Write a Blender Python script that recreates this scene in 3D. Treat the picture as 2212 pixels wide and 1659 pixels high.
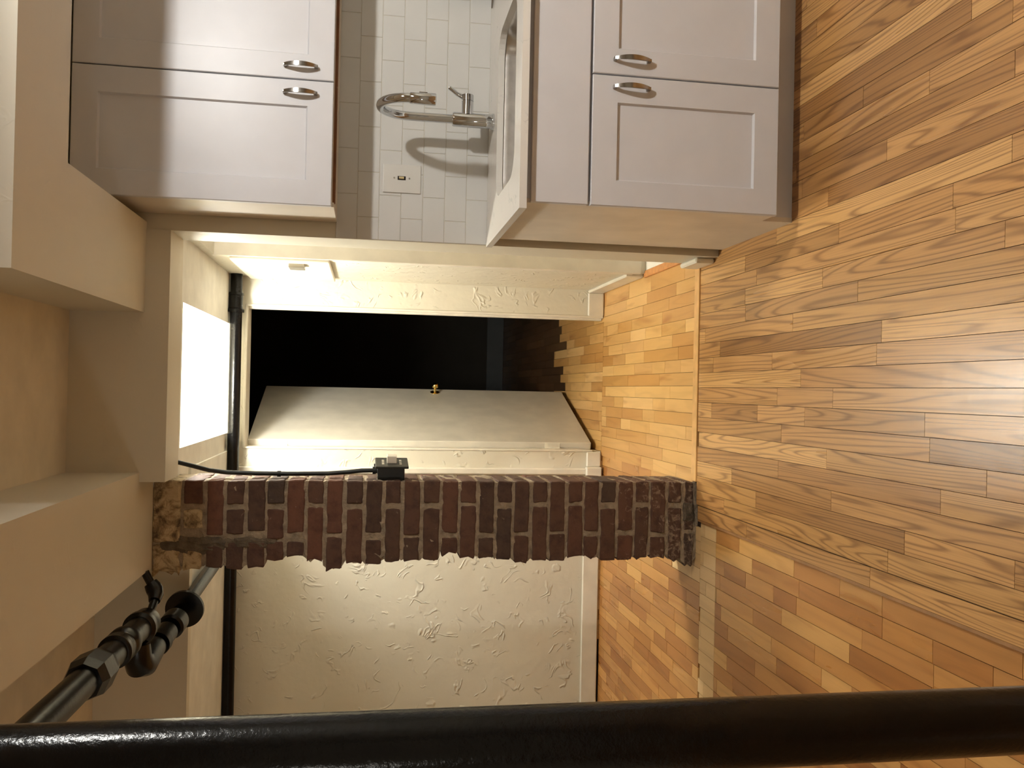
import bpy, bmesh, math, random
from mathutils import Vector, Matrix, noise
random.seed(7)
for o in list(bpy.data.objects): bpy.data.objects.remove(o)
SC = bpy.context.scene
COL = SC.collection

# ------------------------------------------------------------------ camera, world, lights, exposure
def rotx(t): return Matrix.Rotation(t, 3, 'X')
def roty(t): return Matrix.Rotation(t, 3, 'Y')
def rotz(t): return Matrix.Rotation(t, 3, 'Z')
BASE = Matrix(((0, 1, 0), (0, 0, -1), (-1, 0, 0)))      # the photograph was taken with the camera turned on its side
CAMR = rotz(-.00762) @ rotx(-.162568) @ roty(-.02243) @ BASE
cam_d = bpy.data.cameras.new('camera'); cam = bpy.data.objects.new('camera', cam_d); COL.objects.link(cam)
cam.matrix_world = Matrix.Translation((0, 0, 1.4)) @ CAMR.to_4x4()
cam_d.sensor_width = 36; cam_d.lens = 36 * 1886.8 / 2212; cam_d.clip_start = .02
SC.camera = cam
w = bpy.data.worlds.new('world'); SC.world = w; w.use_nodes = True
w.node_tree.nodes['Background'].inputs[0].default_value = (.9, .85, .8, 1)
w.node_tree.nodes['Background'].inputs[1].default_value = .02
def lamp_light(name, loc, power, col, r):
    l = bpy.data.lights.new(name, 'POINT'); l.energy = power; l.color = col; l.shadow_soft_size = r
    o = bpy.data.objects.new(name, l); COL.objects.link(o); o.location = loc; return o
KITCHEN_LIGHT = ((1.70, 1.28, 2.365), 108, (1, .995, .965), .045)
FILL_LIGHT = ((-1.75, -.9, 1.55), 18, (1, .95, .86), .10)  # added fill lamp, brightens the left drop wall and beam undersides
BATH_LIGHT = ((1.25, 3.95, 2.0), 9, (1, .96, .88), .06)
HALL_LIGHT = ((0.0, 4.32, 2.37), 92, (1, .995, .92), .07)
KL = lamp_light('kitchen_light', *KITCHEN_LIGHT)
HL = lamp_light('hall_light', *HALL_LIGHT)
SL = lamp_light('fill_light', *FILL_LIGHT)
BL = lamp_light('bath_light', *BATH_LIGHT)
SC.view_settings.view_transform = 'Standard'; SC.view_settings.look = 'None'
SC.view_settings.exposure = 0; SC.view_settings.gamma = 1; SC.view_settings.use_curve_mapping = False

# ------------------------------------------------------------------ materials
def S(r, g, b):      # sRGB 0-255 to linear
    f = lambda c: (c/255/12.92) if c/255 <= .04045 else ((c/255+.055)/1.055)**2.4
    return (f(r), f(g), f(b), 1)
class NT:
    def __init__(s, name):
        s.m = bpy.data.materials.new(name); s.m.use_nodes = True
        s.t = s.m.node_tree; s.b = s.t.nodes['Principled BSDF']
    def n(s, typ, **kw):
        nd = s.t.nodes.new(typ)
        for k, v in kw.items():
            if k.startswith('i_'): nd.inputs[k[2:].replace('_', ' ')].default_value = v
            else: setattr(nd, k, v)
        return nd
    def l(s, a, b): s.t.links.new(a, b)
    def pos(s, scale=(1, 1, 1)):
        g = s.n('ShaderNodeNewGeometry'); mp = s.n('ShaderNodeMapping'); mp.inputs['Scale'].default_value = scale
        s.l(g.outputs['Position'], mp.inputs['Vector']); return mp
    def noise(s, vec, scale, detail=3, rough=.5, dist=0):
        nd = s.n('ShaderNodeTexNoise'); nd.inputs['Scale'].default_value = scale; nd.inputs['Detail'].default_value = detail
        nd.inputs['Roughness'].default_value = rough; nd.inputs['Distortion'].default_value = dist
        s.l(vec, nd.inputs['Vector']); return nd.outputs['Fac']
    def ramp(s, fac, stops):
        r = s.n('ShaderNodeValToRGB'); e = r.color_ramp.elements
        while len(e) < len(stops): e.new(.5)
        for k, (p, c) in enumerate(stops): e[k].position = p; e[k].color = c
        s.l(fac, r.inputs['Fac']); return r.outputs['Color']
    def math(s, op, a, b=None, clamp=False):
        m = s.n('ShaderNodeMath', operation=op); m.use_clamp = clamp
        for k, v in enumerate((a, b)):
            if v is None: continue
            if isinstance(v, (int, float)): m.inputs[k].default_value = v
            else: s.l(v, m.inputs[k])
        return m.outputs[0]
    def mix(s, fac, a, b, mode='MIX'):
        m = s.n('ShaderNodeMix', data_type='RGBA', blend_type=mode)
        for idx, v in ((0, fac), (6, a), (7, b)):
            if isinstance(v, (int, float)): m.inputs[idx].default_value = v
            elif isinstance(v, tuple): m.inputs[idx].default_value = v
            else: s.l(v, m.inputs[idx])
        return m.outputs[2]
    def bump(s, h, strength, dist):
        b = s.n('ShaderNodeBump'); b.inputs['Strength'].default_value = strength; b.inputs['Distance'].default_value = dist
        s.l(h, b.inputs['Height']); s.l(b.outputs['Normal'], s.b.inputs['Normal'])
    def set(s, **kw):
        for k, v in kw.items(): s.b.inputs[k.replace('_', ' ')].default_value = v
        return s
def plain(name, col, rough=.5, metal=0, nscale=8, var=.04, bump=0, bscale=60, bdist=.001, **kw):
    t = NT(name); t.set(Roughness=rough, Metallic=metal, **kw)
    p = t.pos().outputs[0]
    n = t.noise(p, nscale, 4)
    dk = tuple(c*(1-2*var) for c in col[:3])+(1,); lt = tuple(min(1, c*(1+2*var)) for c in col[:3])+(1,)
    t.l(t.ramp(n, [(.3, dk), (.7, lt)]), t.b.inputs['Base Color'])
    if bump: t.bump(t.noise(p, bscale, 4, .6), bump, bdist)
    return t.m
def plaster(name, col, amount=.6):
    t = NT(name); t.set(Roughness=.55)
    p = t.pos().outputs[0]
    t.l(t.ramp(t.noise(p, 3, 3), [(.3, tuple(c*.96 for c in col[:3])+(1,)), (.7, col)]), t.b.inputs['Base Color'])
    a = t.noise(p, 8.5, 2, .5, .9)                       # trowel ridges: thin contour lines, only where a mask lets them
    ridge = t.math('SUBTRACT', 1, t.math('MULTIPLY', t.math('ABSOLUTE', t.math('SUBTRACT', a, .5)), 24), True)
    mask = t.math('MULTIPLY', t.math('SUBTRACT', t.noise(p, 15, 1), .53), 8, True)
    h = t.math('MULTIPLY', ridge, mask)
    h = t.math('ADD', h, t.math('MULTIPLY', t.noise(p, 5, 3), 1.6))
    h = t.math('ADD', h, t.math('MULTIPLY', t.noise(p, 26, 3), .35))
    t.bump(h, amount, .006)
    return t.m
def wood(name, cols, grain=.5, rough=.33, contour=46, stretch=.10, knots=False):
    """planks run along Y; every plank carries its own random number in the attribute 'rnd'"""
    t = NT(name)
    at = t.n('ShaderNodeAttribute', attribute_name='rnd'); rnd = at.outputs['Fac']
    g = t.n('ShaderNodeNewGeometry'); mp = t.n('ShaderNodeMapping'); mp.inputs['Scale'].default_value = (1, stretch, 1)
    t.l(g.outputs['Position'], mp.inputs['Vector'])
    cb = t.n('ShaderNodeCombineXYZ'); t.l(t.math('MULTIPLY', rnd, 37.0), cb.inputs[0]); t.l(t.math('MULTIPLY', rnd, 91.0), cb.inputs[1]); t.l(t.math('MULTIPLY', rnd, 13.0), cb.inputs[2])
    ad = t.n('ShaderNodeVectorMath', operation='ADD'); t.l(mp.outputs[0], ad.inputs[0]); t.l(cb.outputs[0], ad.inputs[1]); v = ad.outputs[0]
    base = t.ramp(rnd, [(i/(len(cols)-1), c) for i, c in enumerate(cols)])
    n1 = t.noise(v, 6, 2.2, .5, .35)
    c1 = t.math('SINE', t.math('MULTIPLY', n1, contour*2.2))
    line = t.math('POWER', t.math('MULTIPLY', t.math('ADD', c1, 1), .5), 2.2)
    mp2 = t.n('ShaderNodeMapping'); mp2.inputs['Scale'].default_value = (1, .28, 1); t.l(v, mp2.inputs['Vector'])
    fine = t.noise(mp2.outputs[0], 230, 3, .6)
    big = t.noise(v, 5, 2)
    line = t.math('POWER', line, 2.0)
    c = t.mix(t.math('MULTIPLY', line, grain), base, t.mix(1.0, base, (.34, .25, .18, 1), 'MULTIPLY'))
    c = t.mix(t.math('MULTIPLY', t.math('SUBTRACT', fine, .45, True), grain*1.6, True), c, (.10, .045, .015, 1))
    c = t.mix(t.math('MULTIPLY', t.math('SUBTRACT', big, .42, True), 1.6, True), c, t.mix(1.0, c, (.66, .58, .48, 1), 'MULTIPLY'))
    if knots:
        blot = t.noise(v, 14, 2, .5, .6)
        c = t.mix(t.math('MULTIPLY', t.math('SUBTRACT', blot, .58, True), 5, True), c, t.mix(1.0, c, (.62, .45, .30, 1), 'MULTIPLY'))
    t.l(c, t.b.inputs['Base Color'])
    t.l(t.math('ADD', t.math('MULTIPLY', t.noise(v, 12, 2), .16), rough-.08), t.b.inputs['Roughness'])
    hh = t.math('SUBTRACT', t.math('MULTIPLY', t.noise(g.outputs['Position'], 16, 2), .8), t.math('MULTIPLY', fine, .10))
    t.bump(hh, .35, .0016)
    return t.m
def brick_mat(name, cols, pale=(.40, .30, .20, 1), amt=.5):
    t = NT(name); t.set(Roughness=.85)
    at = t.n('ShaderNodeAttribute', attribute_name='rnd'); rnd = at.outputs['Fac']
    p = t.pos().outputs[0]
    base = t.ramp(rnd, [(i/(len(cols)-1), c) for i, c in enumerate(cols)])
    n = t.noise(p, 22, 5, .6)
    c = t.mix(t.math('MULTIPLY', t.math('SUBTRACT', n, .45, True), 3, True), base, t.mix(1.0, base, (.5, .45, .5, 1), 'MULTIPLY'))
    z = t.n('ShaderNodeSeparateXYZ'); t.l(p, z.inputs[0])
    low = t.math('MULTIPLY', t.math('SUBTRACT', .50, z.outputs[2], True), 1.3)     # mortar smeared over the lowest courses
    sp = t.noise(p, 34, 4, .7, .8)
    k = t.math('MULTIPLY', t.math('SUBTRACT', t.math('ADD', sp, t.math('MULTIPLY', low, .28)), .66, True), 9*amt, True)
    c = t.mix(k, c, pale)
    t.l(c, t.b.inputs['Base Color'])
    t.bump(t.noise(p, 90, 6, .7), .7, .004)
    return t.m
def marble(name):
    t = NT(name); t.set(Roughness=.22)
    p = t.pos().outputs[0]
    a = t.noise(p, 5, 5, .6, 1.6)
    v = t.math('SUBTRACT', 1, t.math('MULTIPLY', t.math('ABSOLUTE', t.math('SUBTRACT', a, .5)), 60), True)
    v = t.math('MULTIPLY', v, t.math('MULTIPLY', t.math('SUBTRACT', t.noise(p, 9, 2), .5, True), 3, True))
    t.l(t.mix(v, S(226, 221, 213), S(150, 146, 150)), t.b.inputs['Base Color'])
    return t.m
WALLC = S(220, 214, 197)
M = {}
M['wall'] = plaster('cream_wall_paint', WALLC, .12)
M['wall_rough'] = plaster('trowelled_cream_plaster', WALLC, .7)
M['ceil'] = plain('ceiling_paint', S(220, 211, 192), .7, bump=.1)
M['hceil'] = plain('hall_ceiling_paint', S(232, 230, 222), .7, bump=.1)
M['trim'] = plain('white_trim_gloss', S(228, 222, 208), .35, bump=.1, bscale=30, bdist=.002)
M['door'] = plain('white_door_enamel', S(214, 208, 196), .38, bump=.08, bscale=14, bdist=.002)
M['cab'] = plain('cabinet_thermofoil', S(212, 211, 214), .38, var=.015)
M['cab_side'] = plain('cabinet_side_smudged', S(222, 212, 198), .4, nscale=5, var=.05)
M['gap'] = plain('dark_gap', S(30, 24, 18), .8)
M['ply'] = plain('raw_wood_edge', S(118, 72, 34), .6, nscale=20, var=.12)
M['marble'] = marble('veined_white_counter')
M['tile'] = plain('glazed_white_tile', S(208, 207, 203), .13, nscale=3, var=.02, bump=.12, bscale=7, bdist=.002)
M['grout'] = plain('grout', S(196, 188, 172), .8)
M['chrome'] = plain('polished_chrome', (.62, .64, .67, 1), .05, 1, var=0)
M['nickel'] = plain('brushed_nickel', (.40, .38, .36, 1), .2, 1, var=.02)
M['steel'] = plain('sink_steel', (.62, .60, .57, 1), .28, 1, nscale=30, var=.05)
M['brass'] = plain('polished_brass', (.85, .62, .22, 1), .12, 1, var=.02)
M['black'] = plain('glossy_black_pipe_paint', S(7, 7, 8), .2, nscale=20, var=.1, bump=.6, bscale=70, bdist=.0018, **{'Specular_IOR_Level': .28})
M['blackm'] = plain('satin_black_pipe_paint', S(11, 11, 10), .27, nscale=20, var=.1, bump=.25, bscale=60, bdist=.002, **{'Specular_IOR_Level': .38})
M['blackp'] = plain('black_plastic', S(18, 22, 20), .38, var=.05)
M['plate'] = plain('white_plastic', S(212, 209, 202), .3, var=.01)
M['ivory'] = plain('ivory_plastic', S(196, 176, 128), .35, var=.02)
M['screw'] = plain('dull_screw_metal', (.35, .32, .27, 1), .35, .8, var=.05)
M['whitep'] = plain('white_receptacle', S(236, 228, 210), .3, var=.01)
M['mortar'] = plain('grey_mortar', S(150, 134, 112), .95, nscale=30, var=.14, bump=1.0, bscale=140, bdist=.006)
M['cement'] = plain('dark_cement_smear', S(98, 86, 70), .95, nscale=25, var=.2, bump=1.0, bscale=60, bdist=.008)
t = NT('cream_paint_on_masonry'); t.set(Roughness=.75); p = t.pos().outputs[0]
c = t.ramp(t.noise(p, 18, 6, .7, .6), [(.36, S(84, 68, 50)), (.46, S(150, 128, 94)), (.56, S(196, 176, 138)), (.75, S(178, 158, 122))])
t.l(c, t.b.inputs['Base Color']); t.bump(t.noise(p, 34, 6, .7), .9, .007); M['patch'] = t.m
M['brick'] = brick_mat('red_brick', [S(76, 56, 44), S(96, 66, 50), S(82, 60, 48), S(106, 69, 51), S(88, 62, 47), S(72, 59, 50)])
M['oak'] = wood('oak_planks', [S(176, 132, 82), S(204, 156, 98), S(160, 116, 68), S(196, 150, 92), S(216, 170, 110), S(184, 136, 82)], .68, .30, 92, .05)
M['maple'] = wood('maple_planks', [S(208, 160, 98), S(232, 188, 122), S(214, 168, 102), S(198, 146, 84), S(236, 194, 132)], .12, .32, 20, .12, True)
M['pine'] = wood('worn_orange_planks', [S(200, 146, 84), S(170, 114, 62), S(224, 176, 108), S(186, 130, 70), S(212, 158, 92), S(156, 98, 50)], .16, .30, 20, .12, True)
M['pale'] = wood('pale_patch_planks', [S(232, 196, 142), S(238, 204, 150), S(222, 186, 132)], .12, .4, 20, .12)
M['dark_wood'] = wood('dark_planks', [S(92, 66, 42), S(70, 50, 32), S(108, 78, 50)], .12, .4, 20, .12)  # darker boards for the floor beyond the hall doorway
M['under'] = plain('subfloor_dark', S(38, 22, 10), .9)
M['thr'] = plain('light_threshold_wood', S(218, 172, 112), .35, nscale=20, var=.06)
M['thr2'] = plain('orange_threshold_wood', S(200, 138, 82), .4, nscale=20, var=.1)
M['edge'] = plain('plank_edge', S(150, 108, 66), .5, nscale=20, var=.08)
M['shadewall'] = plain('room_shade_wall', S(48, 42, 34), .9)  # the room's darkness is put into the wall colour to damp bounce
M['bathtile'] = plain('white_bath_floor', S(240, 236, 226), .4, var=.01)
M['greenglass'] = plain('dark_green_glass', S(30, 42, 24), .08, var=.1, **{'Transmission_Weight': .5})
M['panel'] = plain('white_panel_enamel', S(236, 230, 214), .35, var=.01)
g = NT('lamp_glass'); g.set(Base_Color=(1, .95, .85, 1), Emission_Color=(1, .88, .7, 1), Emission_Strength=2.0); M['glow'] = g.m

# ------------------------------------------------------------------ mesh helpers
WL = {}                                         # world location of every object built
def tag(o, label=None, cat=None, group=None, kind=None):
    if label: o['label'] = label
    if cat: o['category'] = cat
    if group: o['group'] = group
    if kind: o['kind'] = kind
    return o
def thing(name, loc, label=None, cat=None, group=None, kind=None):
    o = bpy.data.objects.new(name, None); COL.objects.link(o); o.location = loc; o.empty_display_size = .05
    WL[o] = Vector(loc); return tag(o, label, cat, group, kind)
def obj(name, bm, mat, parent=None, smooth=False, rnd=None, weld=False):
    """link bm (world coordinates) as one object; its origin is the centre of its box"""
    if weld: bmesh.ops.remove_doubles(bm, verts=bm.verts, dist=1e-5)
    bmesh.ops.recalc_face_normals(bm, faces=bm.faces)
    vs = [v.co for v in bm.verts]
    lo = Vector([min(v[i] for v in vs) for i in range(3)]); hi = Vector([max(v[i] for v in vs) for i in range(3)])
    c = (lo+hi)/2
    bmesh.ops.translate(bm, verts=bm.verts, vec=-c)
    me = bpy.data.meshes.new(name); bm.to_mesh(me); bm.free()
    if smooth:
        me.polygons.foreach_set('use_smooth', [True]*len(me.polygons))
        try: me.set_sharp_from_angle(angle=math.radians(38))
        except Exception: pass
    me.materials.append(mat)
    if rnd is not None:
        a = me.attributes.new('rnd', 'FLOAT', 'FACE')
        vals = rnd if isinstance(rnd, list) else [rnd]*len(me.polygons)
        a.data.foreach_set('value', vals)
    o = bpy.data.objects.new(name, me); COL.objects.link(o)
    WL[o] = c
    if parent: o.parent = parent; o.location = c - WL[parent]
    else: o.location = c
    return o
def box(bm, x0, x1, y0, y1, z0, z1, bev=0, seg=1):
    r = bmesh.ops.create_cube(bm, size=1)
    vs = r['verts']
    for v in vs: v.co = Vector(((x0+x1)/2+v.co.x*(x1-x0), (y0+y1)/2+v.co.y*(y1-y0), (z0+z1)/2+v.co.z*(z1-z0)))
    if bev:
        es = list({e for v in vs for e in v.link_edges})
        bmesh.ops.bevel(bm, geom=es, offset=bev, segments=seg, profile=.6, affect='EDGES')
    return bm
def nb(*a, **k): return box(bmesh.new(), *a, **k)
def struct(name, bm, mat, **k): return tag(obj(name, bm, mat, **k), kind='structure')
def tube(bm, pts, rad, seg=16, caps=True, ell=None):
    """sweep a round section along pts; rad number or list"""
    pts = [Vector(p) for p in pts]; n = len(pts)
    rs = rad if isinstance(rad, (list, tuple)) else [rad]*n
    T = []
    for i in range(n):
        a = pts[max(i-1, 0)]; b = pts[min(i+1, n-1)]; d = b-a
        if d.length < 1e-9: d = (T[-1] if T else Vector((0, 0, 1)))
        T.append(d.normalized())
    ref = Vector((0, 0, 1)) if abs(T[0].z) < .9 else Vector((1, 0, 0))
    u = T[0].cross(ref).normalized(); rings = []
    for i in range(n):
        u = (u - T[i]*u.dot(T[i])).normalized(); v = T[i].cross(u)
        ea, eb = ell if ell else (1, 1)
        rings.append([bm.verts.new(pts[i]+(u*math.cos(2*math.pi*k/seg)*ea+v*math.sin(2*math.pi*k/seg)*eb)*rs[i]) for k in range(seg)])
    for i in range(n-1):
        for k in range(seg):
            bm.faces.new((rings[i][k], rings[i][(k+1) % seg], rings[i+1][(k+1) % seg], rings[i+1][k]))
    if caps:
        bm.faces.new(rings[0][::-1]); bm.faces.new(rings[-1])
    return bm
def cyl(p0, p1, r0, r1=None, seg=20, prof=None, bm=None):
    """lathe along p0-p1; prof = list of (t, r)"""
    p0 = Vector(p0); p1 = Vector(p1)
    prof = prof or [(0, r0), (1, r0 if r1 is None else r1)]
    L = (p1-p0)
    bm = bm or bmesh.new()
    d = L.normalized(); ref = Vector((0, 0, 1)) if abs(d.z) < .9 else Vector((1, 0, 0))
    u = d.cross(ref).normalized(); v = d.cross(u); rings = []
    for t, r in prof:
        rings.append([bm.verts.new(p0+L*t+(u*math.cos(2*math.pi*k/seg)+v*math.sin(2*math.pi*k/seg))*max(r, 1e-4)) for k in range(seg)])
    for i in range(len(rings)-1):
        for k in range(seg): bm.faces.new((rings[i][k], rings[i][(k+1) % seg], rings[i+1][(k+1) % seg], rings[i+1][k]))
    bm.faces.new(rings[0][::-1]); bm.faces.new(rings[-1])
    return bm
def lattice(xs, ys, zs, f):
    """closed box surface over the lattice xs*ys*zs, every point moved by f(p)"""
    bm = bmesh.new(); V = {}
    nx, ny, nz = len(xs)-1, len(ys)-1, len(zs)-1
    def g(i, j, k):
        if (i, j, k) not in V: V[i, j, k] = bm.verts.new(f(Vector((xs[i], ys[j], zs[k])), i/nx, j/ny, k/nz))
        return V[i, j, k]
    for i in range(nx):
        for j in range(ny):
            bm.faces.new((g(i, j, 0), g(i, j+1, 0), g(i+1, j+1, 0), g(i+1, j, 0))); bm.faces.new((g(i, j, nz), g(i+1, j, nz), g(i+1, j+1, nz), g(i, j+1, nz)))
    for i in range(nx):
        for k in range(nz):
            bm.faces.new((g(i, 0, k), g(i+1, 0, k), g(i+1, 0, k+1), g(i, 0, k+1))); bm.faces.new((g(i, ny, k), g(i, ny, k+1), g(i+1, ny, k+1), g(i+1, ny, k)))
    for j in range(ny):
        for k in range(nz):
            bm.faces.new((g(0, j, k), g(0, j, k+1), g(0, j+1, k+1), g(0, j+1, k))); bm.faces.new((g(nx, j, k), g(nx, j+1, k), g(nx, j+1, k+1), g(nx, j, k+1)))
    return bm
def project(p):
    v = CAMR.transposed() @ (Vector(p)-Vector((0, 0, 1.4)))
    if v.z >= -.01: return None
    return (1106+1886.8*v.x/-v.z, 829.5-1886.8*v.y/-v.z)

# ------------------------------------------------------------------ the rooms
YW = 3.38            # face of the tiled kitchen wall
YB = 3.60            # back of that wall, front of the brick pillar
YF = 5.16            # far wall of hall and left room
ZC, ZL, ZH = 2.475, 2.54, 2.18
XE = .565            # free end of the tiled wall
wall_back = struct('wall_back', nb(XE, 3.4, YW+.006, YB, 0, ZC+.1), M['wall'])
struct('wall_header', nb(-.364, XE, YW, YB, 2.132, ZC+.1), M['wall'])
struct('wall_right', nb(3.4, 3.5, -2.6, YB, 0, ZC+.1), M['wall'])
struct('wall_left', nb(-3.3, -3.2, -2.6, YF, 0, 2.7), M['wall'])
struct('wall_near', nb(-3.2, 3.4, -2.6, -2.5, 0, 2.7), M['wall'])
struct('ceiling', nb(-.55, 3.4, -2.5, YW+.1, ZC, ZC+.08), M['ceil'])
struct('ceiling', nb(-3.2, -.55, -2.5, 4.0, ZL, ZL+.08), M['ceil'])
struct('wall_drop', nb(-3.2, -.41, 4.0, 4.06, 2.155, ZL+.08), M['wall'])
# hall ceiling with the lamp recess
bm = bmesh.new()
RX0, RX1, RY0, RY1 = -.272, .343, 3.86, 5.125
box(bm, -.41, 1.95, YB+.002, RY0, ZH, ZH+.05); box(bm, RX1, 1.95, RY0, YF, ZH, ZH+.05); box(bm, -3.2, -.37, 4.055, YF, ZH-.012, ZH+.05)
box(bm, -.41, RX0, RY0, YF, ZH, ZH+.05); box(bm, RX0, RX1, RY1, YF, ZH, ZH+.05)
struct('ceiling', bm, M['hceil'])
bm = bmesh.new()
ZR = 2.62
box(bm, RX0-.05, RX0, RY0-.05, RY1+.03, ZH+.05, ZR); box(bm, RX1, RX1+.05, RY0-.05, RY1+.03, ZH+.05, ZR)
box(bm, RX0, RX1, RY0-.05, RY0, ZH+.05, ZR); box(bm, RX0, RX1, RY1, RY1+.03, ZH+.05, ZR); box(bm, RX0-.05, RX1+.05, RY0-.05, RY1+.03, ZR, ZR+.05)
struct('trim_1', bm, M['wall'])
# beams
bm = bmesh.new(); box(bm, .258, 3.4, 2.17, 2.53, 2.218, ZC+.05); struct('ceiling_beam', bm, M['wall'])
struct('ceiling_beam', nb(.258, .592, 2.53, YW+.02, 2.218, ZC+.05), M['wall'])
struct('ceiling_beam', nb(-.722, -.33, -2.5, 4.0, 2.222, ZL+.05), M['wall'])
# far wall with the open doorway, dark room behind
DX0, DX1, DZ = -.358, .461, 2.10
bm = bmesh.new()
box(bm, -3.2, DX0, YF, YF+.15, 0, 2.7); box(bm, DX1, .63, YF, YF+.15, 0, 2.7); box(bm, DX0, DX1, YF, YF+.15, DZ, 2.7)
struct('wall_far', bm, M['wall_rough'])
bm = bmesh.new()
box(bm, DX1-.010, DX1+.004, YF-.006, YF+.15, 0, DZ+.0, .003); box(bm, DX1-.022, DX1, YF+.03, YF+.07, 0, DZ, .004)
box(bm, DX0-.004, DX0+.008, YF-.006, YF+.12, 0.05, DZ, .003); box(bm, DX0, DX1, YF-.006, YF+.15, DZ-.012, DZ+.004, .003)
struct('trim_2', bm, M['trim'])
struct('trim_3', nb(-.50, -.462, YF-.028, YF, .0, ZH, .006), M['trim'])
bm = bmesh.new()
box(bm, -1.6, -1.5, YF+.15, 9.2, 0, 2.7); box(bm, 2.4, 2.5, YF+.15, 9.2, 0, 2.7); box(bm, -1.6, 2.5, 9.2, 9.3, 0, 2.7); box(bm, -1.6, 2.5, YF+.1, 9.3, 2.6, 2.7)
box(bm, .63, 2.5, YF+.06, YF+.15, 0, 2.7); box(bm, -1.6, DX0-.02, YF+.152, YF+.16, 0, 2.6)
struct('wall_dark_room', bm, M['shadewall'])
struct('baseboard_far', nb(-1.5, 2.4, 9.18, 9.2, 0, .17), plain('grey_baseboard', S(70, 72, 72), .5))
# right hall wall: plaster from 4.33 on, doorway before it with a white-floored bathroom
XR = .62
bm = bmesh.new()
box(bm, XR, XR+.15, 4.335, YF+.1, 0, ZR); box(bm, XR, XR+.15, YB, 4.335, 2.14, ZR)
struct('wall_right_hall', bm, M['wall_rough'])
bm = bmesh.new(); box(bm, XR-.006, XR+.155, 4.325, 4.36, .028, 2.15, .003); box(bm, XR-.006, XR+.02, 4.36, 4.385, .06, 2.15, .004)
struct('trim_4', bm, M['trim'])
bm = bmesh.new(); box(bm, XR+.15, 1.9, 4.45, 4.5, 0, ZH); box(bm, 1.85, 1.9, YB, 4.5, 0, ZH)
struct('wall_bathroom', bm, M['wall'])
struct('floor', nb(XR+.012, 1.85, YB, 4.45, -.03, .002), M['bathtile'])
struct('trim_5', nb(XR-.022, XR+.014, 3.62, 4.35, -.01, .008, .003), M['thr2'])
# baseboards
def board(x0, x1, y0, y1, h, name='baseboard_far', bev=.006): return struct(name, nb(x0, x1, y0, y1, 0, h, bev), M['trim'])
board(-3.2, -.515, YF-.016, YF, .100, 'baseboard_left')
board(-.515, -.452, YF-.045, YF, .095, 'baseboard_left')
board(-.452, DX0-.004, YF-.016, YF, .088, 'baseboard_left')
board(DX1, XR-.016, YF-.016, YF, .098, 'baseboard_far')
board(XR-.018, XR, 4.375, YF, .098, 'baseboard_right')
board(XE-.022, XE, YW+.045, YB+.012, .082, 'baseboard_back')

# ------------------------------------------------------------------ floors: every plank a part
def lay(parent, mat, xs, y0f, y1f, lens, top, maxn, plankname='plank', joints=None, clip=None):
    """rows of planks along Y between consecutive xs; what shows is built singly, the rest joined"""
    P = []
    for i in range(len(xs)-1):
        a, b = xs[i], xs[i+1]; xm = (a+b)/2
        y0, y1 = y0f(xm), y1f(xm)
        y = y0 - random.random()*lens[1]*.7
        while y < y1:
            L = random.uniform(*lens); ya, yb = max(y, y0), min(y+L, y1)
            y += L
            if yb-ya < .02: continue
            q = [project((xx, yy, top)) for xx in (a, b) for yy in (ya, yb)]
            vis = 0
            if all(q):
                X0, X1 = max(0, min(p[0] for p in q)), min(2212, max(p[0] for p in q)); Y0, Y1 = max(0, min(p[1] for p in q)), min(1659, max(p[1] for p in q))
                if X1 > X0 and Y1 > Y0:
                    d = math.hypot(xm, (ya+yb)/2); vis = (yb-ya)*(b-a)/d**3
            P.append((vis, a, b, ya, yb, random.random()))
    P.sort(key=lambda t: -t[0])
    rest = [p for k, p in enumerate(P) if k >= maxn or p[0] == 0]; single = [p for k, p in enumerate(P) if k < maxn and p[0] > 0]
    def one(bm, p, full=True):
        _, a, b, ya, yb, r = p
        dz = (r*7919 % 1)*.0004; e = .0008 if a > -.54 else .0010
        before = len(bm.faces)
        box(bm, a+e, b-e, ya+e, yb-e, top-.012, top-dz, 0)
        return len(bm.faces)-before
    for p in single:
        bm = bmesh.new(); one(bm, p)
        obj(plankname, bm, mat, parent, rnd=p[5])
    if rest:
        bm = bmesh.new(); rr = []
        for p in rest: rr += [p[5]]*one(bm, p, False)
        tag(obj(plankname, bm, mat, parent, rnd=rr), kind='stuff')
WO = .0627
XO = [.029+WO*k for k in range(-8, 54)]
floor = struct('floor', nb(-.53, 3.4, -2.5, YB-.02, -.03, -.008), M['under'])
lay(floor, M['oak'], XO, lambda x: -2.5, lambda x: 3.578 if x < XE else YW+.01, (.35, 1.15), 0, 300)
lay(floor, M['oak'], [-.532, -.4745], lambda x: -2.5, lambda x: 3.56, (.5, 1.0), 0, 20)
struct('trim_6', nb(-.375, XE, 3.578, 3.632, -.012, .006, .002), M['thr'])
struct('trim_7', nb(-.542, -.532, -2.5, 3.56, -.02, -.001, .001), M['edge'])
fm = struct('floor', nb(-3.2, XR+.0, YB-.0, 9.2, -.04, -.022), M['under'])
fm2 = struct('floor', nb(-3.2, -.543, -2.5, YB, -.04, -.022), M['under'])
WM = .0602
ZM = -.012
hall_x = [-.384+WM*k for k in range(17)]; hall_x[-1] = XR
lay(fm, M['maple'], hall_x, lambda x: 3.632, lambda x: YF+.0, (.18, .62), ZM+.008, 300)
far_x = [-1.5+WM*k for k in range(65)]
lay(fm, M['maple'], far_x, lambda x: YF, lambda x: 6.15+.5*random.random(), (.25, .8), ZM+.008, 0)
lay(fm, M['dark_wood'], far_x, lambda x: 6.2, lambda x: 9.2, (.25, .8), ZM+.0076, 0)
left_x = [-.804-WM*k for k in range(40)][::-1]
lay(fm, M['pine'], left_x, lambda x: 3.552, lambda x: YF, (.14, .42), ZM, 260)
mid_x = [-.804+WM*k for k in range(0, 8)]
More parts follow.
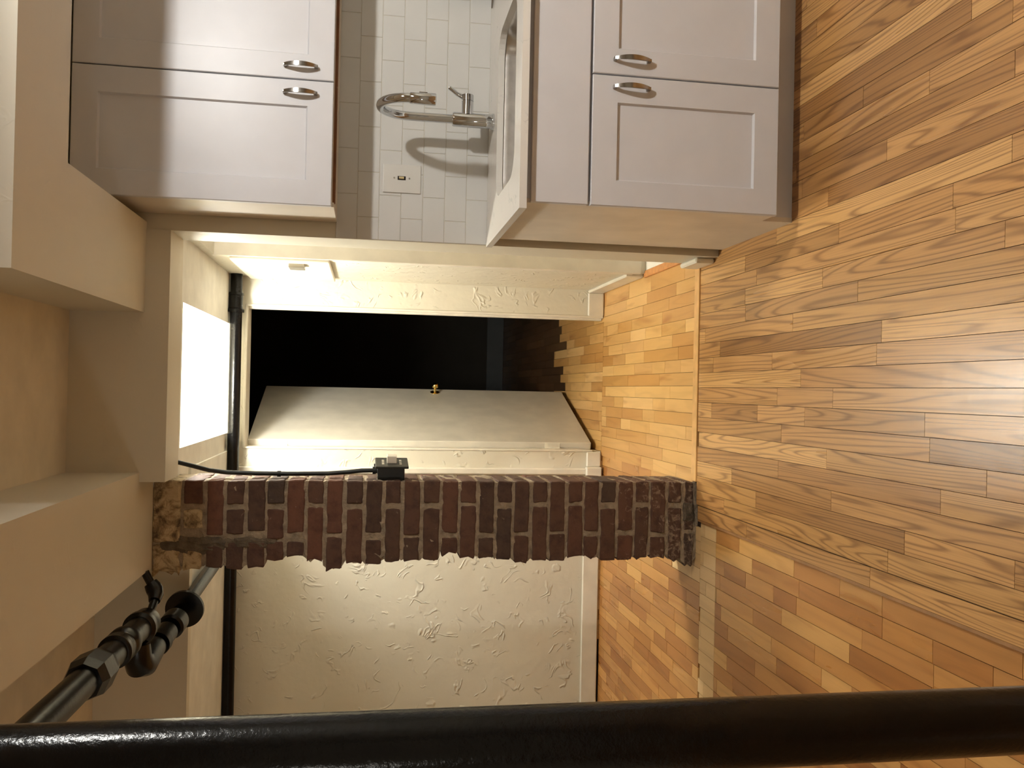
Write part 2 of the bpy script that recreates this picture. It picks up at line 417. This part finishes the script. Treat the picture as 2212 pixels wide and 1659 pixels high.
lay(fm, M['pine'], mid_x, lambda x: 3.90, lambda x: YF, (.14, .42), ZM, 40)
lay(fm, M['pale'], [-.804, -.744, -.684, -.63, -.57], lambda x: 3.552, lambda x: 3.895, (.34, .36), ZM, 8)
near_x = [-.543-WM*k for k in range(45)][::-1]
lay(fm2, M['pine'], near_x, lambda x: -2.5, lambda x: 3.384, (.16, .55), ZM, 270)
lay(fm2, M['pale'], near_x, lambda x: 3.384, lambda x: 3.552, (.3, .3), ZM, 28)

# ------------------------------------------------------------------ backsplash tiles: parts of the back wall
rows = [.958, 1.0415, 1.125, 1.2095, 1.293, 1.376, 1.4586, 1.537]
for k in range(len(rows)-1):
    off = .911 if k % 2 == 0 else .911+.0865
    j = [off+.173*n for n in range(-3, 9)]
    j = [XE+.001] + [q for q in j if q > XE+.02]
    for a, b in zip(j, j[1:]):
        bm = nb(a+.0008, b-.0008, YW, YW+.009, rows[k]+.0008, rows[k+1]-.0008, .0013, 1)
        obj('tile', bm, M['tile'], wall_back)
obj('grout', nb(XE+.001, 2.3, YW+.0018, YW+.008, .95, 1.537), M['grout'], wall_back)

# ------------------------------------------------------------------ cabinets
def shaker(x0, x1, z0, z1, yf, th, ix0, ix1, iz0, iz1, rec=.009):
    """a shaker door: frame with a recessed centre panel, as one mesh"""
    bm = bmesh.new()
    def ring(xa, xb, za, zb, y): return [bm.verts.new((x, y, z)) for x, z in ((xa, za), (xb, za), (xb, zb), (xa, zb))]
    b = .0022
    r0 = ring(x0, x1, z0, z1, yf+th); r1 = ring(x0, x1, z0, z1, yf+b); r2 = ring(x0+b, x1-b, z0+b, z1-b, yf)
    r3 = ring(ix0, ix1, iz0, iz1, yf); c = .005; r4 = ring(ix0+c, ix1-c, iz0+c, iz1-c, yf+rec)
    for A, B in ((r0, r1), (r1, r2), (r2, r3), (r3, r4)):
        for k in range(4): bm.faces.new((A[k], A[(k+1) % 4], B[(k+1) % 4], B[k]))
    bm.faces.new(r4); bm.faces.new(r0[::-1])
    return bm
def pull(parent, x, z0, z1, yf):
    """bow handle: thin flat band bowed outwards between two feet"""
    bm = bmesh.new(); n = 14; rings = []
    for i in range(n+1):
        t = i/n; z = z0+(z1-z0)*t; bow = math.sin(math.pi*t)
        y = yf-.013-.020*bow**.8; wd = .0045+.0035*bow; th = .0028
        rings.append([bm.verts.new((x+sx*wd, y+sy*th, z)) for sx, sy in ((-1, -1), (1, -1), (1, 1), (-1, 1))])
    for i in range(n):
        for k in range(4): bm.faces.new((rings[i][k], rings[i][(k+1) % 4], rings[i+1][(k+1) % 4], rings[i+1][k]))
    bm.faces.new(rings[0][::-1]); bm.faces.new(rings[-1])
    bmesh.ops.bevel(bm, geom=[e for e in bm.edges], offset=.0009, segments=2, affect='EDGES')
    for z in (z0+.006, z1-.006):
        box(bm, x-.0050, x+.0050, yf-.0175, yf+.0005, z-.0065, z+.0065, .0016, 2)
    return obj('handle', bm, M['nickel'], parent, smooth=True)
def carcass(x0, x1, y0, y1, z0, z1, t=.016):
    bm = bmesh.new()
    box(bm, x0, x0+t, y0, y1, z0, z1, .001); box(bm, x1-t, x1, y0, y1, z0, z1, .001)
    box(bm, x0+t, x1-t, y1-.01, y1, z0, z1); box(bm, x0+t, x1-t, y0, y1-.01, z1-t, z1); box(bm, x0+t, x1-t, y0, y1-.01, z0+.006, z0+.006+t)
    return bm
UY = 3.07
def upper(x0, xg, x1, label, hinge_only=False):
    t = thing('wall_cabinet', (x0, YW, 1.535), label, 'cabinet', 'white shaker wall cabinets')
    obj('carcass', carcass(x0+.003, x1, UY+.028, YW-.001, 1.533, 2.395), M['cab_side'], t)
    obj('bottom_panel', nb(x0+.016, x1-.016, UY+.030, UY+.042, 1.529, 1.541), M['ply'], t)
    w = xg-x0
    for a, b, hx in ((x0, xg-.0022, xg-.048), (xg+.0022, x1, xg+.044)):
        d = obj('door', shaker(a, b, 1.542, 2.388, UY, .020, a+.085, b-.088, 1.628, 2.306), M['cab'], t)
        pull(d, hx, 1.596, 1.711, UY)
upper(.622, 1.052, 1.484, 'white shaker wall cabinet hanging directly above the sink and faucet')
upper(1.488, 1.92, 2.35, 'white shaker wall cabinet right of the one above the sink')
BY = 2.65
def base(x0, xg, x1, label, false_top=True):
    t = thing('base_cabinet', (x0, YW, 0), label, 'cabinet', 'white shaker base cabinets')
    bm = bmesh.new()
    for a in (x0+.003, x1-.016):      # side panels notched for the toe recess
        pr = [(BY+.029, .107), (2.760, .107), (2.760, 0), (YW-.03, 0), (YW-.03, .935), (BY+.029, .935)]
        L = [bm.verts.new((a, y, z)) for y, z in pr]; R = [bm.verts.new((a+.016, y, z)) for y, z in pr]
        bm.faces.new(L); bm.faces.new(R[::-1])
        for k in range(6): bm.faces.new((L[k], L[(k+1) % 6], R[(k+1) % 6], R[k]))
    box(bm, x0+.016, x1-.016, BY+.03, YW-.03, .107, .123); box(bm, x0+.016, x1-.016, YW-.04, YW-.03, .107, .935)
    obj('carcass', bm, M['cab_side'], t)
    obj('face_frame', nb(x0+.016, x1-.016, BY+.024, BY+.034, .123, .935), M['cab'], t)
    obj('toe_board', nb(x0+.016, x1-.016, 2.762, 2.776, 0, .107), M['cab'], t)
    obj('drawer_front', nb(x0, x1, BY, BY+.020, .737, .918, .002), M['cab'], t)
    for a, b, hx in ((x0, xg-.0025, xg-.040), (xg+.0025, x1, xg+.048)):
        d = obj('door', shaker(a, b, .108, .729, BY, .020, a+.081, b-.084, .190, .648), M['cab'], t)
        pull(d, hx, .545, .665, BY)
base(.585, .998, 1.411, 'white shaker sink base cabinet with two bow handles, under the sink')
base(1.415, 1.80, 2.19, 'white shaker base cabinet right of the sink base')
# ------------------------------------------------------------------ countertop with the cut-out, sink bowl
CZ0, CZ1 = .937, .960
def rrect(x0, x1, y0, y1, r, n=7):
    P = []
    for cx, cy, a0 in ((x1-r, y1-r, 0), (x0+r, y1-r, 90), (x0+r, y0+r, 180), (x1-r, y0+r, 270)):
        for k in range(n+1):
            a = math.radians(a0+90*k/n); P.append((cx+r*math.cos(a), cy+r*math.sin(a)))
    return P
SK = (.690, 1.285, 2.735, 3.140)
bm = bmesh.new()
outer = [bm.verts.new((x, y, CZ1)) for x, y in ((.557, 2.618), (2.22, 2.618), (2.22, YW-.001), (.557, YW-.001))]
inner = [bm.verts.new((x, y, CZ1)) for x, y in rrect(*SK, .085)]
es = []
for L in (outer, inner):
    for k in range(len(L)): es.append(bm.edges.new((L[k], L[(k+1) % len(L)])))
bmesh.ops.triangle_fill(bm, edges=es, use_beauty=True)
r = bmesh.ops.extrude_face_region(bm, geom=list(bm.faces))
bmesh.ops.translate(bm, verts=[v for v in r['geom'] if isinstance(v, bmesh.types.BMVert)], vec=(0, 0, CZ0-CZ1))
ct = tag(obj('countertop', bm, M['marble']), 'white countertop with faint grey marble veins over the base cabinets', 'countertop')
sk = thing('sink', (.99, 2.94, .76), 'undermount stainless steel sink set below the counter cut-out', 'sink')
bm = bmesh.new(); prev = None
for (ins, z, rr) in ((-.012, CZ0-.0025, .09), (0, CZ0-.003, .085), (.004, CZ0-.02, .085), (.012, .78, .08), (.03, .757, .07), (.07, .748, .06)):
    loop = [bm.verts.new((x, y, z)) for x, y in rrect(SK[0]-.006+ins, SK[1]+.006-ins, SK[2]-.006+ins, SK[3]+.006-ins, rr)]
    if prev:
        for k in range(len(loop)): bm.faces.new((prev[k], prev[(k+1) % len(loop)], loop[(k+1) % len(loop)], loop[k]))
    prev = loop
bm.faces.new(prev)
o = obj('bowl', bm, M['steel'], sk, smooth=True)
md = o.modifiers.new('thickness', 'SOLIDIFY'); md.thickness = .0012; md.offset = 1
obj('drain', cyl((.99, 2.94, .7475), (.99, 2.94, .752), .045, prof=[(0, .045), (.6, .045), (1, .038)]), M['chrome'], sk, smooth=True)
# ------------------------------------------------------------------ faucet
FX, FY = 1.004, 3.235
f = thing('kitchen_faucet', (FX, FY, CZ1), 'chrome gooseneck pull-down faucet with side lever behind the sink', 'faucet')
obj('body', cyl((FX, FY, CZ1), (FX, FY, 1.115), .024, seg=32, prof=[(0, .0300), (.05, .0300), (.055, .0265), (.97, .0265), (1, .0240)]), M['chrome'], f, smooth=True)
R_, zc_ = .108, 1.272
pts = [(FX, FY, 1.11), (FX, FY, 1.18), (FX, FY, 1.24)] + [(FX-.004*(a/180), FY-R_+R_*math.cos(math.radians(a)), zc_+R_*math.sin(math.radians(a))) for a in range(0, 181, 10)] + [(FX-.004, FY-2*R_, 1.262)]
obj('gooseneck', tube(bmesh.new(), pts, .0162, 24), M['chrome'], f, smooth=True)
sh = obj('spray_head', cyl((FX-.004, FY-2*R_, 1.283), (FX-.004, FY-2*R_, 1.190), .019, seg=28, prof=[(0, .0168), (.03, .0190), (.5, .0202), (.94, .0208), (.97, .0195), (.972, .0160)]), M['chrome'], f, smooth=True)
obj('spray_button', nb(FX+.013, FX+.0185, FY-2*R_-.006, FY-2*R_+.006, 1.222, 1.252, .0015, 2), M['nickel'], sh, smooth=True)
obj('side_arm', cyl((FX+.018, FY, 1.060), (FX+.094, FY, 1.060), .0195, seg=28, prof=[(0, .0222), (.64, .0222), (.65, .0205), (.67, .0205), (.68, .0230), (.97, .0230), (1, .020)]), M['chrome'], f, smooth=True)
obj('lever', tube(bmesh.new(), [(FX+.084, FY, 1.076), (FX+.094, FY-.004, 1.100), (FX+.112, FY-.010, 1.128), (FX+.114, FY-.011, 1.132)], [.0095, .0078, .0076, .005], 14), M['chrome'], f, smooth=True)
# ------------------------------------------------------------------ switch plate on the tiles
s_ = thing('light_switch', (.805, YW, 1.29), 'white wall switch plate with one ivory toggle on the backsplash', 'switch')
obj('plate', nb(.750, .859, YW-.0052, YW, 1.219, 1.363, .002, 2), M['plate'], s_)
obj('toggle', nb(.8025, .8105, YW-.0150, YW-.004, 1.284, 1.303, .002, 2), M['ivory'], s_)
obj('toggle_slot', nb(.799, .814, YW-.0056, YW-.0050, 1.277, 1.308, .0002), M['gap'], s_)
for z in (1.263, 1.321): obj('screw', cyl((.8065, YW-.0068, z), (.8065, YW-.005, z), .0035, seg=12), M['screw'], s_)
# ------------------------------------------------------------------ bottle and utensil at the far right of the counter
b_ = thing('glass_bottle', (1.565, 3.31, CZ1), 'dark green glass bottle at the back of the counter, cut by the frame', 'bottle')
obj('glass', cyl((1.565, 3.31, CZ1), (1.565, 3.31, 1.20), .03, seg=24, prof=[(0, .026), (.03, .031), (.55, .031), (.72, .014), (.95, .012), (.96, .014), (1, .014)]), M['greenglass'], b_, smooth=True)
tag(obj('table_knife', tube(bmesh.new(), [(1.47, 3.325, CZ1+.004), (1.50, 3.30, CZ1+.0045), (1.56, 3.255, CZ1+.005), (1.64, 3.20, CZ1+.004)], [.003, .005, .004, .0035], 10), M['nickel'], smooth=True), 'thin dark metal utensil lying on the counter by the green bottle', 'utensil')

# ------------------------------------------------------------------ brick pillar
COURSES = [
(2.036, 2.107, [(-0.472, -0.38), (-0.569, -0.495), (-0.724, -0.655)]),
(1.957, 2.019, [(-0.597, -0.38), (-0.725, -0.638)]),
(1.878, 1.945, [(-0.474, -0.382), (-0.593, -0.495), (-0.729, -0.626)]),
(1.796, 1.863, [(-0.583, -0.379), (-0.722, -0.626)]),
(1.723, 1.788, [(-0.472, -0.379), (-0.614, -0.495), (-0.702, -0.624)]),
(1.644, 1.71, [(-0.589, -0.378), (-0.687, -0.625)]),
(1.57, 1.631, [(-0.472, -0.381), (-0.704, -0.487)]),
(1.493, 1.555, [(-0.592, -0.378), (-0.741, -0.605)]),
(1.413, 1.477, [(-0.472, -0.38), (-0.716, -0.493)]),
(1.335, 1.4, [(-0.593, -0.38), (-0.722, -0.622)]),
(1.261, 1.321, [(-0.472, -0.379), (-0.71, -0.493)]),
(1.182, 1.245, [(-0.599, -0.379), (-0.708, -0.612)]),
(1.101, 1.166, [(-0.468, -0.378), (-0.706, -0.491)]),
(1.024, 1.09, [(-0.593, -0.38), (-0.676, -0.613)]),
(0.949, 1.013, [(-0.468, -0.38), (-0.693, -0.482)]),
(0.874, 0.935, [(-0.594, -0.379), (-0.7, -0.614)]),
(0.799, 0.86, [(-0.468, -0.379), (-0.704, -0.494)]),
(0.725, 0.787, [(-0.592, -0.379), (-0.716, -0.606)]),
(0.648, 0.71, [(-0.468, -0.378), (-0.705, -0.485)]),
(0.571, 0.634, [(-0.59, -0.378), (-0.715, -0.601)]),
(0.496, 0.556, [(-0.468, -0.378), (-0.695, -0.483)]),
(0.427, 0.487, [(-0.588, -0.377), (-0.699, -0.611)]),
(0.351, 0.415, [(-0.468, -0.377), (-0.708, -0.494)]),
(0.275, 0.339, [(-0.586, -0.38), (-0.712, -0.606)]),
(0.205, 0.263, [(-0.468, -0.379), (-0.701, -0.489)]),
(0.13, 0.195, [(-0.595, -0.379), (-0.702, -0.613)]),
(0.059, 0.114, [(-0.468, -0.379), (-0.714, -0.492)]),
(0.003, 0.043, [(-0.587, -0.379), (-0.733, -0.599)])]
PB = 3.885
pil = thing('brick_pillar', (-.55, 3.74, 0), 'freestanding red brick pillar with a ragged left edge between hall and left room', 'pillar')
def rough(x0, x1, y0, y1, z0, z1, mat, name, jl=.0, jit=.0040, r=.0055, nx=5, nz=4, ny=3, rnd=None):
    sd = random.random()*50
    def sp(a, b, n): rr = min(r, (b-a)*.3); return [a, a+rr]+[a+rr+(b-a-2*rr)*k/(n-2) for k in range(1, n-2)]+[b-rr, b]
    def f(p, u, v, w):
        e = [abs(t-.5) > .499 for t in (u, v, w)]
        q = p.copy(); c = Vector(((x0+x1)/2, (y0+y1)/2, (z0+z1)/2))
        if sum(e) >= 2:
            for i in range(3):
                if e[i]: q[i] += math.copysign(r*(.32 if sum(e) == 2 else .5), c[i]-q[i])
        n = noise.noise_vector(p*42+Vector((sd, 0, 0)))
        q += n*jit
        if jl and u < .3: q += Vector((noise.noise(p*55+Vector((0, sd, 3)))*jl*(1-u*2.5), 0, noise.noise(p*40)*jl*.3*(1-u*2.5)))
        return q
    return obj(name, lattice(sp(x0, x1, nx), sp(y0, y1, ny), sp(z0, z1, nz), f), mat, pil, rnd=random.random() if rnd is None else rnd)
# mortar core, its left edge ragged like the brick ends
lev = []
for (z0, z1, bs) in COURSES[::-1]:
    lx = bs[-1][0]
    lev += [(z0, lx+.008), ((z0+z1)/2, lx+.006), (z1, lx+.008)]
lev = [(-.02, -.70)] + lev + [(2.14, -.715), (2.18, -.735), (2.2215, -.735)]
lev.sort()
lev = [l for a, b in zip(lev, lev[1:]) for l in (a, ((a[0]+b[0])/2, (a[1]+b[1])/2+random.uniform(-.006, .004)))] + [lev[-1]]
zs_ = [l[0] for l in lev]; lx_ = lambda z: min(lev, key=lambda l: abs(l[0]-z))[1]
xs_ = [0, .02]+[.06*k for k in range(1, 17)]+[.985, 1]; ys_ = [3.6050, 3.68, 3.76, 3.82, PB-.004]
def fm_(p, u, v, w):
    xl = lx_(p.z); x = xl+(-.3825-xl)*u
    q = Vector((x, p.y, p.z)); n = noise.noise_vector(Vector((x, p.y, p.z))*60)
    q += n*.0065
    if u < .05: q.x += noise.noise(q*70)*.012
    q.z = max(-.02, min(2.2218, q.z)); return q
bm = lattice([xs_[0]]+xs_[1:], ys_, zs_, lambda p, u, v, w: fm_(p, p.x, v, w))
obj('mortar', bm, M['mortar'], pil)
for ci, (z0, z1, bs) in enumerate(COURSES):
    long_first = len(bs) >= 2 and (bs[0][1]-bs[0][0]) > .15
    for bi, (a, b) in enumerate(bs):
        first, last = bi == 0, bi == len(bs)-1
        fy = 3.600+random.uniform(-.0015, .002)
        if ci == 0 and bi > 0: m = M['patch']
        else: m = M['brick']
        # corner bricks alternate: headers on the front run back as stretchers, and the other way round
        depth = (.205 if not long_first else .102) if first else .11
        rough(a, b, fy, fy+depth, z0, z1, m, 'brick', jl=.016 if last else 0, jit=.0044 if z0 > .3 else .006, nx=7 if b-a > .15 else 5)
    # the rest of the right-hand face
    y = 3.6+(.205 if not long_first else .102)+.011
    while y < PB-.03:
        L = .205 if long_first else .085
        e = min(y+L, PB)
        if e-y > .02: rough(-.48, -.381+random.uniform(-.002, .002), y, e, z0, z1, M['brick'], 'brick')
        y = e+.011
# top: painted masonry, cement smear
rough(-.622, -.381, 3.597, 3.80, 2.118, 2.2218, M['patch'], 'paint_patch', jit=.006, r=.008, nx=8, nz=6)
rough(-.742, -.628, 3.600, 3.80, 2.118, 2.2218, M['patch'], 'paint_patch', jl=.03, jit=.008, r=.008, nx=6, nz=6)
rough(-.672, -.598, 3.5995, 3.64, 1.95, 2.20, M['cement'], 'cement_smear', jit=.011, r=.016, nx=5, nz=9)
rough(-.655, -.606, 3.6005, 3.63, 1.74, 1.96, M['cement'], 'cement_smear', jit=.009, r=.014, nx=5, nz=9)
rough(-.55, -.47, 3.5955, 3.63, 0.0, .05, M['cement'], 'cement_smear', jit=.008, r=.008, nx=5, nz=5)

# ------------------------------------------------------------------ black box and conduit on the pillar
ob = thing('outlet_box', (-.375, 3.70, 1.297), 'black outlet box with white receptacle fixed to the pillar side', 'outlet')
a_ = math.radians(-9)
def rb(x0, x1, y0, y1, z0, z1, bev, seg=2):
    bm = nb(x0, x1, y0, y1, z0, z1, bev, seg); bmesh.ops.rotate(bm, verts=bm.verts, cent=(-.375, 3.69, 1.3), matrix=Matrix.Rotation(a_, 3, 'Z')); return bm
obj('box_body', rb(-.379, -.318, 3.645, 3.745, 1.245, 1.356, .004), M['blackp'], ob)
obj('cover_plate', rb(-.319, -.309, 3.615, 3.775, 1.230, 1.366, .004), M['blackp'], ob)
rc = obj('receptacle', rb(-.310, -.280, 3.672, 3.715, 1.278, 1.318, .003), M['whitep'], ob)
for k in range(3):
    for z in (1.262, 1.334): obj('slot', rb(-.3095, -.3078, 3.655+.03*k, 3.668+.03*k, z-.005, z+.005, .0008, 1), M['whitep'], ob)
obj('connector', cyl((-.346, 3.70, 1.352), (-.346, 3.70, 1.376), .016, seg=18, prof=[(0, .013), (.4, .013), (.45, .016), (1, .016)]), M['blackp'], ob, smooth=True)
obj('connector_screw', cyl((-.346, 3.70, 1.366), (-.318, 3.70, 1.366), .004, seg=10, prof=[(0, .003), (.6, .003), (.62, .0055), (1, .0055)]), M['blackp'], ob)
cd = thing('conduit', (-.35, 3.70, 1.376), 'black flexible conduit running up the pillar from the outlet box', 'conduit')
cp = [(-.346, 3.70, 1.376), (-.347, 3.70, 1.42), (-.354, 3.70, 1.48), (-.360, 3.70, 1.56), (-.362, 3.70, 1.70), (-.361, 3.70, 1.85), (-.358, 3.70, 1.96), (-.348, 3.69, 2.03), (-.330, 3.675, 2.09), (-.316, 3.665, 2.14), (-.308, 3.66, 2.181)]
obj('hose', tube(bmesh.new(), cp, .0092, 14), M['blackp'], cd, smooth=True)
obj('clip', cyl((-.362, 3.70, 1.748), (-.362, 3.70, 1.762), .0125, seg=16), M['blackp'], cd)

# ------------------------------------------------------------------ hall door leaf
dl = thing('door_1', (-.352, 5.30, 0), kind='structure')
A = Vector((-.356, 5.285, 0)); U = Vector((.336, .942, 0)).normalized(); N = Vector((.942, -.336, 0)).normalized()
def leafbox(u0, u1, n0, n1, z0, z1, bev=.002):
    bm = nb(u0, u1, n0, n1, z0, z1, bev)
    for v in bm.verts: v.co = A+U*v.co.x+N*v.co.y+Vector((0, 0, v.co.z))
    return bm
def lp(u, n, z): return A+U*u+N*n+Vector((0, 0, z))
leaf = obj('door_leaf', leafbox(0, .93, 0, .044, .030, 2.088, .003), M['door'], dl)
kb = obj('door_knob', cyl(lp(.862, .044, .945), lp(.862, .110, .945), .02, seg=24, prof=[(0, .033), (.05, .033), (.12, .022), (.16, .0105), (.45, .0095), (.52, .016), (.65, .0215), (.9, .0200), (1, .014)]), M['brass'], dl, smooth=True)
for z in (.275, 1.91):
    h = obj('hinge', leafbox(-.0015, .0, .002, .042, z-.048, z+.048, .0003), M['trim'], dl)
    obj('hinge_leaf', nb(DX0-.002, DX0+.014, YF+.108, YF+.122, z-.048, z+.048, .001), M['trim'], h)
    obj('knuckle', cyl((DX0+.006, YF+.118, z-.048), (DX0+.006, YF+.118, z+.048), .007, seg=12), M['trim'], h)

# ------------------------------------------------------------------ electrical box on the right hall wall
ep = thing('electrical_panel', (.60, 4.6, 1.85), 'white metal box with a pull ring high on the right hall wall', 'panel')
obj('cover', nb(.598, XR, 4.33, 5.09, 1.60, 2.072, .010, 4), M['panel'], ep, smooth=True)
obj('latch', nb(.578, .600, 4.38, 4.48, 1.725, 1.80, .002), M['screw'], ep)
bm = bmesh.new(); tube(bm, [(.588, 4.99+.020*math.cos(t*math.pi/8), 1.955+.020*math.sin(t*math.pi/8)) for t in range(17)], .0032, 8, caps=False)
obj('pull_ring', bm, M['panel'], ep, smooth=True)
obj('ring_hook', nb(.585, .600, 4.985, 4.995, 1.972, 1.980, .001), M['panel'], ep)

# ------------------------------------------------------------------ pipes
def pipe(name, label, parts):
    """parts: list of (part name, p0, p1, profile or radius, segments)"""
    t = thing(name, parts[0][1], label, 'pipe')
    for nm, p0, p1, pr, sg in parts:
        bm = cyl(p0, p1, pr, seg=sg) if isinstance(pr, (int, float)) else cyl(p0, p1, 0, seg=sg, prof=pr)
        obj(nm, bm, PM, t, smooth=(sg > 10))
    return t
PM = M['black']
# foreground riser
pipe('riser_pipe', 'thick glossy black vertical pipe close to the camera', [('pipe_run', (-.530, 1.30, 0), (-.530, 1.30, ZL), .0535, 48), ('floor_collar', (-.530, 1.30, -.010), (-.530, 1.30, .012), [(0, .08), (.6, .08), (1, .062)], 40)])
# cross pipe in front of the far wall
zp = 2.145
pipe('hall_pipe', 'black horizontal pipe crossing the hall below its ceiling', [('pipe_run', (.66, 5.07, zp-.003), (-3.19, 5.07, zp-.012), .033, 32),
     ('coupling', (.515, 5.07, zp-.002), (.405, 5.07, zp-.001), [(0, .040), (.12, .043), (.14, .0385), (.2, .0385), (.8, .0385), (.84, .047), (1, .047)], 32)])
PM = M['blackm']
# ceiling pipe of the left room
def lerp(a, b, t): return Vector(a)*(1-t)+Vector(b)*t
P0, P1 = Vector((-.868, .9, 2.236)), Vector((-.874, 3.38, 2.184))
def on(y): return lerp(P0, P1, (y-P0.y)/(P1.y-P0.y))
t = pipe('ceiling_pipe', 'thick black ceiling pipe with couplings, nearest one in the left room', [
    ('pipe_run', P0, on(3.30), .044, 40),
    ('union_nut', on(2.70), on(2.86), [(0, .055), (.25, .066), (.75, .066), (1, .056)], 8),
    ('coupling', on(2.99), on(3.12), [(0, .046), (.05, .055), (.35, .055), (.4, .050), (.6, .050), (.65, .055), (.95, .055), (1, .046)], 36),
    ('end_cap', on(3.27), on(3.40), [(0, .046), (.08, .058), (.3, .058), (.4, .054), (.85, .050), (1, .030)], 36),
    ('nipple', on(3.39), Vector((-.812, 3.50, 2.180)), .015, 18)])
obj('elbow', tube(bmesh.new(), [(-.824, 3.480, 2.181), (-.806, 3.505, 2.182), (-.792, 3.515, 2.188), (-.778, 3.518, 2.196), (-.764, 3.520, 2.206)], [.021, .028, .031, .030, .025], 18), PM, t, smooth=True)
obj('stub', tube(bmesh.new(), [(-.768, 3.520, 2.203), (-.722, 3.522, 2.228)], .0155, 16), PM, t, smooth=True)
Q0, Q1 = Vector((-1.000, 3.36, 2.176)), Vector((-.872, 4.3, 2.092))
def oq(t): return lerp(Q0, Q1, t)
q = pipe('branch_pipe', 'shorter black pipe with a round elbow end beneath the thick ceiling pipe', [
    ('pipe_run', oq(.02), Vector((-.806, 4.97, 2.090)), .031, 32),
    ('coupling', oq(.12), oq(.24), [(0, .047), (.3, .048), (.35, .042), (1, .042)], 32),
    ('coupling', oq(.28), oq(.37), [(0, .042), (.1, .051), (.9, .051), (1, .040)], 32),
    ('flange', oq(.47), oq(.50), [(0, .05), (.2, .078), (.8, .078), (1, .066)], 40)])
obj('elbow', tube(bmesh.new(), [oq(.10), oq(.04), Vector((-1.010, 3.325, 2.178)), Vector((-1.004, 3.298, 2.184)), Vector((-.975, 3.285, 2.190)), Vector((-.93, 3.288, 2.190))], [.040, .046, .050, .051, .048, .042], 28), PM, q, smooth=True)

# ------------------------------------------------------------------ lamps (out of frame, give the light of the rooms, plus one added fill lamp)
def lamp(L, loc, zt, lab, rim=False):
    x, y, z = loc
    t = thing('ceiling_lamp', (x, y, zt), lab, 'lamp')
    obj('base', cyl((x, y, zt), (x, y, max(z+.065, zt-.03)), .05, seg=24, prof=[(0, .055), (.7, .05), (1, .03)]), M['trim'], t, smooth=True)
    if rim:                       # pan added to the unseen lamp; its rim cuts the light off near the horizontal
        bm = bmesh.new(); n = 40
        R4 = [[bm.verts.new((x+r*math.cos(2*math.pi*k/n), y+r*math.sin(2*math.pi*k/n), h)) for k in range(n)] for r, h in ((.25, zt-.001), (.25, z-.027), (.246, z-.027), (.246, zt-.006))]
        for A_, B_ in zip(R4, R4[1:]):
            for k in range(n): bm.faces.new((A_[k], A_[(k+1) % n], B_[(k+1) % n], B_[k]))
        bm.faces.new(R4[0]); bm.faces.new(R4[3])
        obj('pan', bm, M['trim'], t, smooth=True)
    L.parent = t; L.location = Vector((x, y, z))-WL[t]
lamp(HL, HALL_LIGHT[0], ZR, 'bare ceiling lamp inside the bright recess over the hall')
lamp(KL, KITCHEN_LIGHT[0], ZC, 'flush round ceiling lamp over the kitchen, outside the frame', True)
lamp(BL, BATH_LIGHT[0], ZH, 'small ceiling lamp of the white-floored room behind the hall doorway')
x, y, z = FILL_LIGHT[0]
t = thing('fill_lamp', (x, y, ZM), 'added unseen fill lamp on a slim pole, left room behind the camera', 'lamp')
obj('base', cyl((x, y, ZM), (x, y, ZM+.03), .13, seg=32, prof=[(0, .13), (.6, .13), (1, .05)]), M['blackm'], t, smooth=True)
obj('pole', cyl((x, y, ZM+.02), (x, y, z-.12), .011, seg=14), M['blackm'], t, smooth=True)
SL.parent = t; SL.location = Vector((x, y, z))-WL[t]
bpy.context.view_layer.update()
